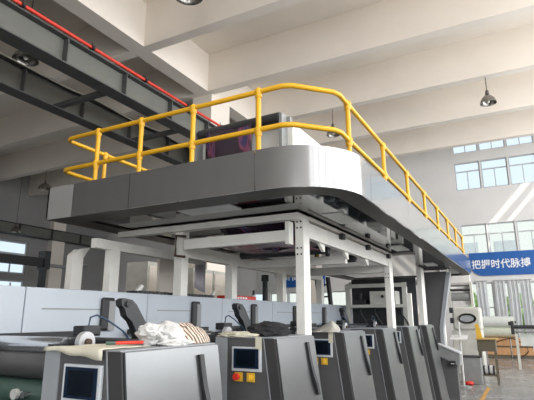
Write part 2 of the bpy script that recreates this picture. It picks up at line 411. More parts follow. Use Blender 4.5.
# ------------------------------------------------------------------ high bay lamps
def lamp(x, y, z, label, r=0.26, top=ZS):
    t = thing('pendant_lamp', label, 'lamp', (x, y, z), 'high bay lamps')
    prof = [(r, 0), (r * 0.97, 0.05), (r * 0.80, 0.16), (r * 0.5, 0.25), (r * 0.28, 0.29), (r * 0.26, 0.28), (r * 0.47, 0.23), (r * 0.76, 0.15), (r * 0.93, 0.05), (r * 0.96, 0.0), (r, 0)]
    B().lathe(prof, (x, y, z)).build('shade', m_lamp, t, True)
    B().cyl((x, y, z + 0.27), (x, y, z + 0.46), 0.075, 0.05).build('housing', m_lampd, t, True)
    B().cyl((x, y, z + 0.46), (x, y, top), 0.014, n=8).build('rod', m_lampd, t)
    B().ball((x, y, z + 0.12), 0.075, 12, (1, 1, 1.5)).build('bulb', m_bulb, t, True)
lamp(16.49, 0.42, 8.55, 'round metal pendant lamp hanging at upper right before the pale beams', top=ZB)
lamp(7.5, 6.0, 8.72, 'round metal lamp cut off by the top edge beside the corner beam', 0.34)
lamp(16.5, 5.9, 8.45, 'round metal pendant lamp just behind the platform rail corner', top=ZB)
lamp(7.33, 11.4, 8.5, 'round metal lamp glimpsed between the two grey crane girders', 0.34)
lamp(16.5, 22.5, 8.45, 'small pendant lamp over the left bay beside the platform end', 0.36, ZB)
lamp(17.2, 25.6, 6.45, 'small pendant lamp low over the left wall window', 0.30)

# ------------------------------------------------------------------ platform (machine gantry)
XF, YE, YP, ZF, ZT = 3.21, 1.115, 4.31, 2.63, 2.97      # front, right edge, left edge, bottom, top
RR = 0.60; XE = 12.85
def arc(cx, cy, r, a0, a1, n=12): return [(cx + r * math.cos(a0 + (a1 - a0) * i / n), cy + r * math.sin(a0 + (a1 - a0) * i / n)) for i in range(n + 1)]
corner = arc(XF + RR, YE + RR, RR, PI, 1.5 * PI, 14)
plat = thing('overhead_platform', 'long grey metal-clad overhead platform with a rounded corner above the press', 'platform', (8.4, 2.75, ZF))
def fpanel(path, mat=m_fas): return B().wallpath(path, ZF, ZT, 0.02).build('fascia_panel', mat, plat, True)
g = 0.006
f0 = fpanel([(XF, YP), (XF, 3.93 + g)], m_fasl); f0['label'] = 'lighter end panel'
fpanel([(XF, 3.93), (XF, 3.17 + g)]); fpanel([(XF, 3.17), (XF, 1.82 + g)])
fpanel([(XF, 1.82)] + corner + [(4.05, YE)])
xs = [4.05 + g, 5.6, 7.2, 8.8, 10.4, 12.4]
for a, b_ in zip(xs, xs[1:]): fpanel([(a, YE), ((a + b_) / 2, YE), (b_ - g, YE)])
fpanel([(12.4, YE)] + arc(12.4, YE + 0.45, 0.45, -PI / 2, 0, 8) + [(12.85, 2.2)])
fpanel([(12.85, 2.2 + g), (12.85, YP)]); fpanel([(12.85, YP), (XF, YP)], m_fasl)
outer = [(XF + 0.02, YP - 0.02), (XF + 0.02, YE + RR)] + arc(XF + RR, YE + RR, RR - 0.02, PI, 1.5 * PI, 14)[1:] + [(12.4, YE + 0.02)] + arc(12.4, YE + 0.45, 0.43, -PI / 2, 0, 8)[1:] + [(12.83, YP - 0.02)]
inner = [(XF + 0.30, YP - 0.30), (XF + 0.30, YE + RR)] + [(XF + RR + (RR - 0.30) * math.cos(q), YE + RR + (RR - 0.20) * math.sin(q)) for q in [PI + PI / 2 * i / 14 for i in range(1, 15)]] + [(12.4, YE + 0.20)] + arc(12.3, YE + 0.5, 0.3, -PI / 2, 0, 8)[1:] + [(12.6, YP - 0.30)]
b = B()
vo = [b.bm.verts.new((x, y, ZF + 0.002)) for x, y in outer]; vi = [b.bm.verts.new((x, y, ZF + 0.002)) for x, y in inner]
vo2 = [b.bm.verts.new((x, y, ZF + 0.014)) for x, y in outer]; vi2 = [b.bm.verts.new((x, y, ZF + 0.014)) for x, y in inner]
n = len(outer)
for i in range(n):
    j = (i + 1) % n
    b.bm.faces.new((vo[i], vo[j], vi[j], vi[i])); b.bm.faces.new((vo2[i], vi2[i], vi2[j], vo2[j])); b.bm.faces.new((vi[i], vi[j], vi2[j], vi2[i])); b.bm.faces.new((vo[i], vo2[i], vo2[j], vo[j]))
b.build('bottom_lip', m_strip, plat)
B().prism(outer, 'Z', ZF + 0.018, ZF + 0.05).build('soffit', m_soff, plat)
def lpanel(x0, x1, y0, y1): bx('soffit_panel', m_lpan, (x0, x1, y0, y1, ZF + 0.008, ZF + 0.018), plat)  # pale flush rectangle on the soffit
lpanel(3.56, 3.80, 2.30, 2.88)
for x in (4.40, 6.97, 9.6): lpanel(x, x + 0.55, 1.52, 1.72)
# railing
RX, RY, RZ, RM = 3.265, 1.235, 3.51, 3.165
rail = thing('safety_railing', 'yellow tubular safety railing around the platform edge', 'railing', (7, 2.5, ZT))
YLr = 4.19
def railpath(z, ymax):
    c = [(RX + 0.05, ymax, z), (RX + 0.02, ymax - 0.035, z), (RX, ymax - 0.09, z)]
    return [(4.6, ymax + 0.02, z), (3.45, ymax + 0.01, z)] + c + [(RX, 1.60, z), (RX + 0.03, 1.52, z), (RX + 0.30, RY + 0.03, z), (RX + 0.38, RY, z), (5, RY, z), (9, RY, z), (12.35, RY, z)]
B().tube(railpath(RZ, YLr), 0.0225, 10).build('top_rail', m_yel, rail, True)
B().tube(railpath(RM, YLr + 0.02), 0.0225, 10).build('mid_rail', m_yel, rail, True)
def post(x, y, z0=ZT - 0.02):
    p = B().cyl((x, y, z0), (x, y, RZ), 0.0225, n=12).build('post', m_yel, rail, True)
    for z in (RZ, RM): B().lathe([(0.001, 0.036), (0.02, 0.031), (0.034, 0.014), (0.036, 0), (0.031, -0.02), (0.029, -0.055), (0.022, -0.055)], (x, y, z), 14).build('fitting', m_yel, p, True)
    B().cyl((x, y, z0), (x, y, z0 + 0.012), 0.055, n=14).build('base_flange', m_yel, p)
for y in (3.70, 3.12, 2.50, 1.82): post(RX, y)
for i in range(8): post(3.86 + 1.2 * i, RY)
for x in (3.83, 4.6): post(x, 4.20)

# things on the platform
t = thing('housing_box', 'white box housing standing on the platform behind the yellow rail', 'housing', (4.9, 2.46, ZF + 0.05))
bx('body', m_whitebox, (4.12, 5.5, 1.90, 3.03, ZF + 0.05, 3.57), t, 0.008)
bx('lid_bracket', m_mid, (4.10, 4.16, 1.92, 1.98, 3.57, 3.63), t)
t = thing('guide_roller', 'dark guide roller in front of the white housing on the platform', 'roller', (4.03, 2.55, 3.5))
B().cyl((4.03, 2.00, 3.60), (4.03, 2.98, 3.585), 0.062, n=20).build('roller', m_blackm, t, True)
for y in (1.975, 3.02): bx('bracket', m_mid, (3.99, 4.12, y - 0.015, y + 0.015, ZF + 0.05, 3.64), t)
o = B().grid(lambda u, v: (3.97 + 0.03 * v + 0.01 * math.sin(u * 7), 2.30 + 0.56 * u + 0.05 * v * (u - 0.5), 3.585 - v * 0.88), 14, 10).build('printed_film', m_film, None, True, 0.004)
tag(o, 'dark purple printed film hanging from the roller above the platform', 'film', 'printed film webs')

# support frame under the platform
fr = thing('support_frame', 'white steel support frame holding up the platform', 'frame', (6.6, 2.6, 1.45))
ZK = ZF + 0.002
for x, wx in ((4.23, 0.15), (7.55, 0.19), (10.1, 0.33), (12.6, 0.2)):
    c = bx('column', m_white, (x, x + wx, 1.855, 1.945, 1.493 if 10 < x < 11 else 0.0, ZK), fr, 0.004)
    if x < 8:
        for z in (2.56, 2.50, 2.30, 2.24):
            for y in (1.88, 1.92): B().cyl((x - 0.006, y, z), (x, y, z), 0.009, n=8).build('bolt', m_black, c)
for x in (4.20, 5.24, 6.70, 8.3):
    bx('column', m_white, (x, x + 0.12, 3.30, 3.41, 1.875, ZK if x < 5 else 2.33), fr, 0.004)
bx('edge_angle', m_white, (4.12, 4.22, 1.86, 4.20, 2.57, ZK), fr)
bx('side_beam', m_white, (4.38, 7.55, 1.87, 1.94, 2.42, 2.575), fr)
bx('edge_angle', m_white, (4.38, 7.55, 1.85, 1.93, 2.60, ZK), fr)
for x in (5.3, 6.35, 7.45): B().box(x, x + 0.09, 1.82, 1.87, 2.535, 2.60).build('clamp', m_black, fr)
bx('side_beam', m_white, (4.32, 8.4, 3.31, 3.40, 2.30, 2.44), fr)
rb = bx('roller_bar', m_white, (4.12, 4.18, 1.97, 3.22, 2.36, 2.47), fr, 0.004)
B().tube([(4.12, 3.20, 2.50), (4.12, 3.33, 2.52), (4.12, 3.33, 2.30), (4.12, 3.20, 2.28)], 0.016, 6).build('end_bracket', m_rust, rb)
bx('end_bracket', m_white, (4.10, 4.20, 1.95, 1.99, 2.33, 2.55), rb)
bx('cross_beam', m_white, (7.58, 7.70, 1.945, 3.9, 2.33, 2.45), fr)
bx('cross_beam', m_white, (5.1, 5.18, 3.42, 4.2, 2.52, 2.60), fr)
bx('cross_beam', m_white, (6.2, 6.28, 3.42, 4.2, 2.52, 2.60), fr)
bx('cross_beam', m_white, (5.75, 5.83, 1.96, 3.31, 2.30, 2.40), fr)
bx('cross_beam', m_white, (10.15, 10.27, 1.945, 3.4, 2.28, 2.38), fr)
for x in (4.75, 5.55, 6.4): B().prism([(x, 2.42), (x + 0.16, 2.42), (x + 0.16, 2.34), (x + 0.12, 2.34)], 'Y', 1.90, 1.93).build('gusset', m_white, fr)
# frame of the rear bay, left of the platform
t = thing('side_frame', 'white beam and post frame at the left end under the platform', 'frame', (4.2, 3.95, 0))
bx('beam', m_white, (3.50, 5.4, 3.86, 3.94, 2.35, 2.45), t)
bx('post', m_white, (3.70, 3.83, 3.85, 3.94, 0, 2.35), t)
tag(B().prism([(3.52, 0), (3.52, 2.30), (3.60, 2.37), (3.74, 2.40), (3.66, 2.28), (3.66, 0)], 'Y', 4.22, 4.31).build('cable_duct', m_white), 'tall pale duct with slanted top left of the white frame post', 'duct')
o = B().grid(lambda u, v: (4.30 + 0.50 * v, 2.00 + 0.90 * u + 0.05 * v, 2.60 - 0.22 * v + 0.02 * math.sin(u * 9)), 12, 8).build('printed_film', m_film, None, True, 0.004)
tag(o, 'dark purple printed film drooping under the platform behind the roller bar', 'film', 'printed film webs')
m_film2 = M('grey_red_printed_film', (0.11, 0.12, 0.15), 0.25, var=0.2, scale=2.2, col2=(0.24, 0.05, 0.07))
o = B().grid(lambda u, v: (4.42 + 0.95 * v, 2.05 + 0.9 * u, 2.42 - 0.02 * math.sin(v * PI)), 8, 14).build('printed_film', m_film2, None, True, 0.004)
tag(o, 'flat grey and red printed film running under the platform below the roller bar', 'film', 'printed film webs')
t = thing('ink_roller_beam', 'dark roller running under the platform between the white beams', 'roller', (5.4, 2.6, 2.4))
for x in (5.3, 6.3): B().cyl((x, 2.0, 2.42), (x, 3.2, 2.42), 0.05).build('roller', m_blackm, t, True)

# ------------------------------------------------------------------ back covers of the press line
PIT, CX0 = 1.33, -0.30
def cover(k, label):
    x0 = CX0 + PIT * k
    t = thing('cover_panel', label, 'cover panel', (x0 + PIT / 2, 3.5, 0), 'pale covers behind the press')
    p = B().box(x0 + 0.004, x0 + PIT - 0.004, 3.30, 3.78, 0.6, 1.875, 0.006).build('panel', m_cover, t)
    bx('plinth', m_blackm, (x0 + 0.02, x0 + PIT - 0.02, 3.36, 3.74, 0, 0.6), t)
    bx('groove', m_mid, (x0 + 0.15, x0 + PIT - 0.45, 3.296, 3.301, 1.712, 1.722), p)
    return t
lbl = ['pale blue-grey cover panel at the left edge of the photo, behind the metal roller', 'pale blue-grey cover panel behind the nearest cabinet and the paper sheet', 'pale blue-grey cover panel behind the nearest black arm', 'pale blue-grey cover panel with the black chain on top, behind the rags', 'pale blue-grey cover panel left of the red box, behind the second cabinet', 'pale blue-grey cover panel behind the black cloth', 'pale blue-grey cover panel just left of the front white column', 'pale blue-grey cover panel farthest away, right of the front white column']
for k in range(8): cover(k, lbl[k])
ledge = 1.875
# slot handles: dark upright grips fixed on the covers
def grip(x, label):
    t = thing('slot_bracket', label, 'bracket', (x, 3.27, 1.52), 'upright black brackets before the covers')
    B().box(x - 0.075, x + 0.075, 3.265, 3.298, 1.54, 1.82, 0.02).build('housing', m_black, t)
    bx('face_plate', m_mid, (x + 0.0, x + 0.075, 3.262, 3.270, 1.54, 1.79), t)
for x, lb in ((3.13, 'large upright black bracket beside the nearest curved black arm'), (4.43, 'upright black bracket just right of the striped rags'), (5.75, 'upright black bracket right of the second curved arm'), (7.08, 'upright black bracket beside the front white column'), (8.32, 'farthest upright black bracket right of the front white column')):
    grip(x + 0.03, lb)

# curved black arms, one per press unit
def arm(x, label):
    t = thing('swing_arm', label, 'arm', (x + 0.1, 2.6, 1.28), 'curved black arms of the press units')
    P = [(0.0, 1.77), (0.03, 1.785), (0.11, 1.775), (0.16, 1.74), (0.21, 1.68), (0.27, 1.61), (0.32, 1.53), (0.35, 1.45), (0.37, 1.24), (0.21, 1.24), (0.215, 1.45), (0.17, 1.55), (0.12, 1.62), (0.06, 1.66), (0.04, 1.71), (0.01, 1.73)]
    B().prism([(x + a, z) for a, z in P], 'Y', 2.57, 2.63).build('arm', m_blackm, t)
    B().cyl((x + 0.06, 2.555, 1.745), (x + 0.06, 2.645, 1.745), 0.022).build('pivot', m_black, t)
    bx('foot', m_black, (x - 0.05, x + 0.45, 2.55, 2.66, 1.20, 1.26), t)
for k, lb in enumerate(('nearest and largest curved black arm, left of the rags', 'curved black arm above the second cabinet', 'curved black arm just right of the front white column', 'curved black arm above the fourth cabinet, partly hidden')):
    arm(2.60 + 1.573 * k, lb)

# press bed and print unit rollers
PX = [1.06 + 1.573 * k for k in range(7)]
bed = thing('press_bed', 'dark steel bed of the printing press behind the cabinets', 'press', (5.6, 2.8, 0))
bx('side_rail', m_blackm, (-0.2, 9.1, 2.36, 2.44, 0.0, 1.20), bed)
bx('side_rail', m_blackm, (-0.2, 9.1, 3.16, 3.24, 0.0, 1.40), bed)
bx('base', m_blackm, (-0.2, 9.1, 2.44, 3.16, 0.0, 0.75), bed)
def unit(x, label, first=False):
    t = thing('print_unit', label, 'print unit', (x, 2.8, 0.75), 'roller print units along the press')
    r = B().cyl((x, 2.50, 1.482), (x, 3.14, 1.482), 0.052, n=24).build('top_roller', m_chrome, t, True)
    B().cyl((x, 2.40, 1.50), (x, 2.50, 1.50), 0.025).build('journal', m_blackm, r, True)
    B().cyl((x - 0.03, 2.44, 1.365), (x - 0.03, 3.14, 1.365), 0.075, n=28).build('rubber_roller', m_rubber, t, True)
    B().cyl((x - 0.03, 2.44, 1.195), (x - 0.03, 3.14, 1.195), 0.09, n=28).build('ink_roller', m_green, t, True)
    d = B().cyl((x + 0.03, 2.36, 1.505), (x + 0.03, 2.395, 1.505), 0.062, n=24).build('bearing_disc', m_steelp, t, True)
    B().cyl((x + 0.03, 2.34, 1.505), (x + 0.03, 2.36, 1.505), 0.022).build('hub', m_rust, d, True)
    B().box(x + 0.05, x + 0.19, 2.42, 2.52, 1.54, 1.60, 0.01).build('bearing_block', m_black, t)
    bx('edge_bar', m_black, (x - 0.3, x + 0.9, 3.18, 3.24, 1.50, 1.545), t)
    bx('side_plate', m_blackm, (x - 0.10, x + 0.75, 2.40, 2.50, 1.37, 1.44), t); bx('side_plate', m_blackm, (x - 0.1, x + 0.75, 3.10, 3.16, 1.37, 1.44), t)
    B().box(x + 0.40, x + 0.70, 2.45, 3.15, 1.42, 1.50, 0.01).build('doctor_bar', m_black, t)
    B().tube([(x + 0.12, 2.46, 1.595), (x + 0.13, 2.46, 1.65), (x + 0.18, 2.46, 1.665), (x + 0.28, 2.46, 1.63), (x + 0.42, 2.46, 1.56), (x + 0.5, 2.46, 1.49)], 0.006, 8).build('hose', m_hose, t, True)
    for dx in (-0.16, -0.08): B().cyl((x - 0.17, 2.79 + dx, 1.215), (x - 0.145, 2.79 + dx, 1.215), 0.018 if dx < -0.1 else 0.030).cyl((x - 0.145, 2.79 + dx, 1.215), (x - 0.10, 2.79 + dx, 1.215), 0.012).build('air_knob', m_rag if dx > -0.1 else m_chrome, t, True)
    for yy in (2.44, 3.10): bx('bracket', m_blackm, (x - 0.14, x + 0.1, yy, yy + 0.05, 0.75, 1.5), t)
    return t
ul = ['print unit with silver, dark and green rollers at the lower left corner', 'print unit between the first and second cabinets, behind the rags', 'print unit behind the black cloth', 'print unit behind the cream sack', 'print unit behind the fourth cabinet', 'print unit behind the fifth cabinet']
u0 = unit(2.10, ul[0])
for k in range(1, 5): dup(u0, (1.573 * k, 0, 0), ul[k])

# ------------------------------------------------------------------ control cabinets
ZC = 1.485
def cabinet(x0, label, wd=0.752, sx=0.0):
    """front (aisle side) slopes outwards to the floor; screen faces down the line towards the camera"""
    x1 = x0 + wd
    t = thing('control_cabinet', label, 'control cabinet', ((x0 + x1) / 2, 2.0, 0), 'control cabinets along the press')
    yb = 1.78 - 0.20
    def yf(z): return 1.78 - 0.20 * (ZC - z) / ZC
    B().prism([(2.33, 0.0), (2.33, ZC), (1.785, ZC), (1.585, 0.0)], 'X', x0, x1).build('body', m_dgrey, t)
    bx('top_cap', m_lgrey, (x0 - 0.004, x1 + 0.004, 1.79, 2.335, ZC, ZC + 0.006), t)
    B().prism([(2.33, 0.0), (2.33, ZC), (2.215, ZC), (2.215, 0.0)], 'X', x0 - 0.006, x0).build('side_strip', m_lgrey, t)
    B().prism([(yf(0) + 0.09, 0.0), (yf(ZC) + 0.09, ZC), (yf(ZC), ZC), (yf(0), 0.0)], 'X', x0 - 0.010, x0).build('edge_strip', m_edge, t)
    B().prism([(yf(0) + 0.098, 0.0), (yf(ZC) + 0.098, ZC), (yf(ZC) + 0.09, ZC), (yf(0) + 0.09, 0.0)], 'X', x0 - 0.012, x0).build('trim_line', m_lgrey, t)
    d = B().prism([(yf(0.03), 0.03), (yf(ZC) , ZC - 0.004), (yf(ZC) - 0.016, ZC - 0.004), (yf(0.03) - 0.016, 0.03)], 'X', x0 + 0.004, x1 - 0.004).build('door', m_steel, t)
    hz = [1.435, 1.36, 1.27, 1.18, 1.10, 1.0]
    hx = [q + sx for q in (0.56, 0.565, 0.57, 0.58, 0.60, 0.64)]
    b = B()
    L = [b.bm.verts.new((x0 + hx[i] - 0.021, yf(hz[i]) - 0.018, hz[i])) for i in range(6)]; Rr = [b.bm.verts.new((x0 + hx[i] + 0.021, yf(hz[i]) - 0.018, hz[i])) for i in range(6)]
    dp = [0.004, 0.004, 0.006, 0.012, 0.02, 0.01]
    L2 = [b.bm.verts.new(v.co + V((0, -0.012 - dp[i], 0))) for i, v in enumerate(L)]; R2 = [b.bm.verts.new(v.co + V((0, -0.012 - dp[i], 0))) for i, v in enumerate(Rr)]
    for i in range(5):
        b.bm.faces.new((L[i], L[i + 1], L2[i + 1], L2[i])); b.bm.faces.new((Rr[i], R2[i], R2[i + 1], Rr[i + 1])); b.bm.faces.new((L2[i], L2[i + 1], R2[i + 1], R2[i])); b.bm.faces.new((L[i], Rr[i], Rr[i + 1], L[i + 1]))
    b.bm.faces.new((L[0], L2[0], R2[0], Rr[0])); b.bm.faces.new((L[5], Rr[5], R2[5], L2[5]))
    h = b.build('handle', m_black, d)
    s = B().box(x0 - 0.022, x0, 1.893, 2.160, 1.232, 1.418, 0.004).build('screen', m_bezel, t)
    bx('display', m_screen, (x0 - 0.026, x0 - 0.021, 1.912, 2.140, 1.255, 1.405), s)
    bx('display_inset', m_screen2, (x0 - 0.0275, x0 - 0.025, 1.937, 2.113, 1.270, 1.390), s)
    p = bx('button_plate', m_yelp, (x0 - 0.012, x0, 2.066, 2.138, 1.155, 1.222), t)
    B().cyl((x0 - 0.045, 2.112, 1.19), (x0 - 0.012, 2.112, 1.19), 0.026, n=16).build('emergency_stop', m_redb, p, True)
    p = bx('button_plate', m_yelp, (x0 - 0.012, x0, 1.957, 2.026, 1.155, 1.222), t)
    b = B().cyl((x0 - 0.03, 1.992, 1.19), (x0 - 0.012, 1.992, 1.19), 0.020, n=16).box(x0 - 0.045, x0 - 0.03, 1.984, 2.0, 1.17, 1.21)
    b.build('selector_knob', m_yelp, p)
    return t
cl = ['nearest grey control cabinet with pale door, paper and rags on top', 'second grey control cabinet from the camera with black cloth on top', 'third grey control cabinet from the camera with cream sack on top', 'fourth grey control cabinet from the camera, below the second white column', 'fifth grey control cabinet from the camera', 'sixth and farthest grey control cabinet, next to the operator pedestal']
c0 = cabinet(3.46, cl[1])
cabinet(1.83, cl[0], 0.815, 0.05)
for k in (2, 3, 4, 5): dup(c0, (1.573 * (k - 1), 0, 0), cl[k])

# ------------------------------------------------------------------ things lying on the cabinets
ZT1 = ZC + 0.007
def drape(u, v):
    y = 1.875 + 0.43 * v; q = 0.40 * u
    hang = 0.012 + 0.042 * (1 - v) + 0.004 * math.sin(v * 14); z = ZT1 + 0.006 + 0.005 * noise.noise(V((q * 8, y * 8, 0)))
    if q < hang: return (1.790 - 0.003 * math.sin(v * 15), y, z - (hang - q))
    return (1.790 + (q - hang), y, z)
o = B().grid(drape, 16, 14).build('paper_sheet', m_cream, None, 'all', 0.003)
tag(o, 'cream paper sheet draped over the top of the nearest cabinet', 'paper')
b = B()
for i, (c, sc) in enumerate((((2.18, 1.92, 0.085), (0.075, 0.06, 0.040)), ((2.24, 1.94, 0.06), (0.10, 0.09, 0.060)), ((2.32, 1.90, 0.055), (0.11, 0.09, 0.065)), ((2.36, 1.95, 0.085), (0.08, 0.09, 0.045)), ((2.31, 1.83, 0.010), (0.13, 0.045, 0.025)))):
    b.blob((c[0], c[1], ZT1 + c[2]), sc, 0.38, 1.8, 1.0 + i * 2.7, 4, ZT1)
o = b.build('rag', m_rag, None, True)
tag(o, 'crumpled white rag on top of the nearest cabinet', 'rag')
def fold(u, v):
    a = PI * v; rr = 0.100 + 0.008 * math.sin(11 * a + 5 * u) + 0.008 * noise.noise(V((u * 9, v * 9, 2)))
    e = math.sin(PI * min(1, 0.12 + 0.87 * u)) ** 0.45
    return (2.34 + 0.42 * u + 0.02 * math.cos(a), 1.935 + 0.125 * math.cos(a) * e, ZT1 + rr * 1.25 * math.sin(a) * e * (1.1 - 0.35 * u))
o = B().grid(fold, 22, 28).build('folded_cloth', m_stripe, None, 'all', 0.004)
tag(o, 'brown and white striped folded cloth beside the white rag', 'cloth')
def pad(name, mat, c, sc, lb, cat, seed): return tag(B().blob(c, sc, 0.28, 2.4, seed, 4, ZT1).build(name, mat, None, True), lb, cat)
pad('cloth_pad', m_cream, (3.53, 2.16, ZT1 + 0.012), (0.09, 0.19, 0.032), 'cream folded cloth on the left of the second cabinet top', 'cloth', 2.0)
pad('black_cloth', m_bcloth, (3.80, 2.02, ZT1 + 0.03), (0.26, 0.14, 0.085), 'crumpled black cloth on top of the second cabinet', 'cloth', 4.0)
o = tag(bx('paper_flap', m_cream, (3.435, 3.441, 1.885, 1.94, 1.40, ZC + 0.01)), 'small cream card hanging at the screen edge of the second cabinet', 'card')
def tent(u, v):
    a = 2 * PI * u; k = 1 - v
    w_ = 1 + 0.25 * math.sin(2 * a + 0.6) + 0.16 * math.sin(5 * a + v * 2) + 0.10 * math.sin(9 * a - v * 3)
    return (5.22 + 0.09 * v + 0.20 * k ** 0.8 * math.cos(a) * w_ - 0.10 * k * k, 2.0 + 0.17 * k ** 0.8 * math.sin(a) * w_, ZT1 + 0.004 + 0.115 * (v ** 1.35) + 0.02 * math.sin(4 * a) * v * k)
o = B().grid(tent, 36, 12).build('sack', m_bag, None, 'all', 0.003)
tag(o, 'peaked cream sack standing on the third cabinet', 'sack')
o = tag(bx('paper_flap', m_cream, (5.006, 5.012, 1.88, 1.93, 1.38, ZC + 0.01)), 'small cream card hanging at the screen edge of the third cabinet', 'card')

t = thing('marker_pen', 'red marker pen lying on the paper sheet on the nearest cabinet', 'pen', (2.1, 2.0, ZT1 + 0.012))
B().cyl((2.02, 2.02, ZT1 + 0.022), (2.14, 1.93, ZT1 + 0.022), 0.009, n=10).build('barrel', m_redb, t, True)
B().cyl((1.98, 2.05, ZT1 + 0.022), (2.02, 2.02, ZT1 + 0.022), 0.010, n=10).build('cap', m_green, t, True)
# things on the ledge of the covers
t = thing('cable_chain', 'black cable chain lying along the top of the pale covers', 'cable chain', (4.3, 3.5, ledge))
for i in range(22):
    x = 3.66 + i * 0.062; bx('link', m_black, (x, x + 0.05, 3.42, 3.56, ledge + 0.002, ledge + 0.032 + 0.006 * (i % 2)), t)
for x, lb in ((3.66, 'small white wedge plate at the left end of the black chain'), (4.98, 'small white wedge plate at the right end of the black chain')):
    tag(B().prism([(x, ledge), (x + 0.07, ledge), (x + 0.14, ledge + 0.085), (x + 0.11, ledge + 0.10)], 'Y', 3.46, 3.49).build('wedge_plate', m_whitebox), lb, 'plate')
t = thing('tool_case', 'red case with white marks lying on the pale covers', 'case', (5.87, 3.6, ledge))
B().box(5.52, 6.22, 3.50, 3.72, ledge + 0.001, ledge + 0.06, 0.01).build('case', m_redb, t)
for i in range(5): bx('mark', m_text, (5.62 + i * 0.07, 5.67 + i * 0.07, 3.494, 3.499, ledge + 0.02, ledge + 0.042), t)
bx('latch', m_green, (5.72, 5.84, 3.55, 3.67, ledge + 0.06, ledge + 0.07), t)
t = thing('bottle', 'small white bottle with black cap beside the red case', 'bottle', (6.32, 3.6, ledge))
B().cyl((6.32, 3.6, ledge + 0.001), (6.32, 3.6, ledge + 0.09), 0.04).build('body', m_whitebox, t, True)
B().cyl((6.32, 3.6, ledge + 0.09), (6.32, 3.6, ledge + 0.16), 0.018).build('cap', m_black, t, True)
t = thing('drain_pipe', 'thick black upright pipe behind the pale covers', 'pipe', (7.42, 4.0, 0))
B().cyl((7.42, 4.0, 0), (7.42, 4.0, 2.36), 0.045).build('pipe', m_black, t, True)
B().cyl((7.42, 4.0, 2.25), (7.42, 4.0, 2.36), 0.065).build('collar', m_black, t, True)
o = B().grid(lambda u, v: (5.45 + 0.25 * u, 4.05, 2.645 - 0.60 * v - 0.06 * u * v + 0.0), 6, 8).build('hanging_film', m_lav, None, True, 0.004)
tag(o, 'lavender film strip hanging behind the frame under the platform', 'film')
tag(bx('back_board', m_plaster, (5.0, 5.42, 4.3, 4.34, 0, 2.5)), 'tan grey board standing behind the middle white column', 'board')
for i, (x, lb) in enumerate(((6.55, 'widely set pale grey locker left of the tan board behind the press'), (7.9, 'left one of the two adjoining pale grey lockers behind the press'), (8.62, 'right one of the two adjoining pale grey lockers behind the press'))):
    t = thing('locker', lb, 'locker', (x, 6.2, 0), 'pale lockers behind the press')
    bx('body', m_beige, (x, x + 0.68, 5.9, 6.4, 0, 2.62), t); bx('door', m_plaster, (x + 0.03, x + 0.65, 5.88, 5.9, 0.05, 2.55), t)
# white stair with yellow rail seen through the frame
t = thing('stair', 'black stair with yellow handrail seen through the frame under the platform', 'stair', (10.1, 3.9, 0))
for y in (4.09, 3.83): B().prism([(10.6, 0), (10.75, 0), (10.15, 2.5), (10.0, 2.5)], 'Y', y, y + 0.05).build('stringer', m_black, t)
for i in range(9):
    z = 0.25 + i * 0.26; x = 10.64 - 0.24 * z; bx('tread', m_black, (x, x + 0.16, 3.88, 4.09, z, z + 0.03), t)
B().tube([(10.45, 4.2, 1.2), (9.9, 4.02, 2.5)], 0.02, 8).build('handrail', m_yel, t, True)
bx('post', m_yel, (10.44, 10.48, 4.18, 4.22, 0, 1.25), t)

# rack under the platform, behind the third and fourth columns
rk = thing('equipment_rack', 'pale steel rack with dark back standing under the far part of the platform', 'rack', (9.5, 2.5, 0))
for y in (3.10, 1.99): bx('upright', m_beige, (9.26, 9.34, y, y + 0.08, 0, 2.28), rk)
bx('shelf', m_beige, (9.24, 9.72, 1.99, 3.18, 1.82, 1.875), rk); bx('rail', m_beige, (9.24, 9.32, 1.99, 3.18, 2.20, 2.27), rk)
bx('back_panel', m_blackm, (9.72, 9.745, 1.9, 3.2, 0.2, 2.4), rk)
t = thing('instrument_box', 'pale grey box with a black round port on the rack shelf', 'instrument', (9.5, 2.46, 1.875))
bx('body', m_beige, (9.35, 9.7, 2.22, 2.72, 1.876, 2.13), t, 0.006)
B().cyl((9.335, 2.47, 2.03), (9.35, 2.47, 2.03), 0.03).build('port', m_black, t)
t = thing('motor_unit', 'black motor unit on the left of the rack shelf', 'motor', (9.5, 2.95, 1.875))
B().box(9.34, 9.7, 2.80, 3.07, 1.876, 1.98, 0.01).cyl((9.5, 2.95, 1.98), (9.5, 2.95, 2.10), 0.06).build('body', m_black, t)
for i, (y, lb) in enumerate(((2.90, 'leftmost black hose hanging below the rack shelf'), (2.62, 'middle black hose hanging below the rack shelf'), (2.12, 'right black hose hanging below the rack shelf'))):
    tag(B().tube([(9.28, y, 1.83), (9.22, y - 0.03, 1.7), (9.24, y - 0.12, 1.55), (9.3, y - 0.14, 1.45)], 0.016, 8).build('hose', m_black, None, True), lb, 'hose', 'hoses below the rack shelf')
tag(bx('steel_post', m_white, (8.72, 8.79, 1.80, 1.87, 0, 2.05)), 'short white post standing between the two far white columns', 'post')

# dark end plate of the press
t = thing('machine_end_plate', 'tall dark grey machine side plate at the far end of the cabinets', 'machine panel', (11.4, 1.9, 0))
B().prism([(2.12, 0), (2.12, 2.62), (1.53, 2.62), (1.53, 2.46), (1.77, 1.43), (1.77, 0)], 'X', 11.3, 11.5).build('plate', m_dgrey, t)
B().prism([(1.53, 2.60), (1.45, 2.60), (1.69, 1.40), (1.69, 0), (1.765, 0), (1.765, 1.43)], 'X', 11.28, 11.5).build('guard_strip', m_lgrey, t)
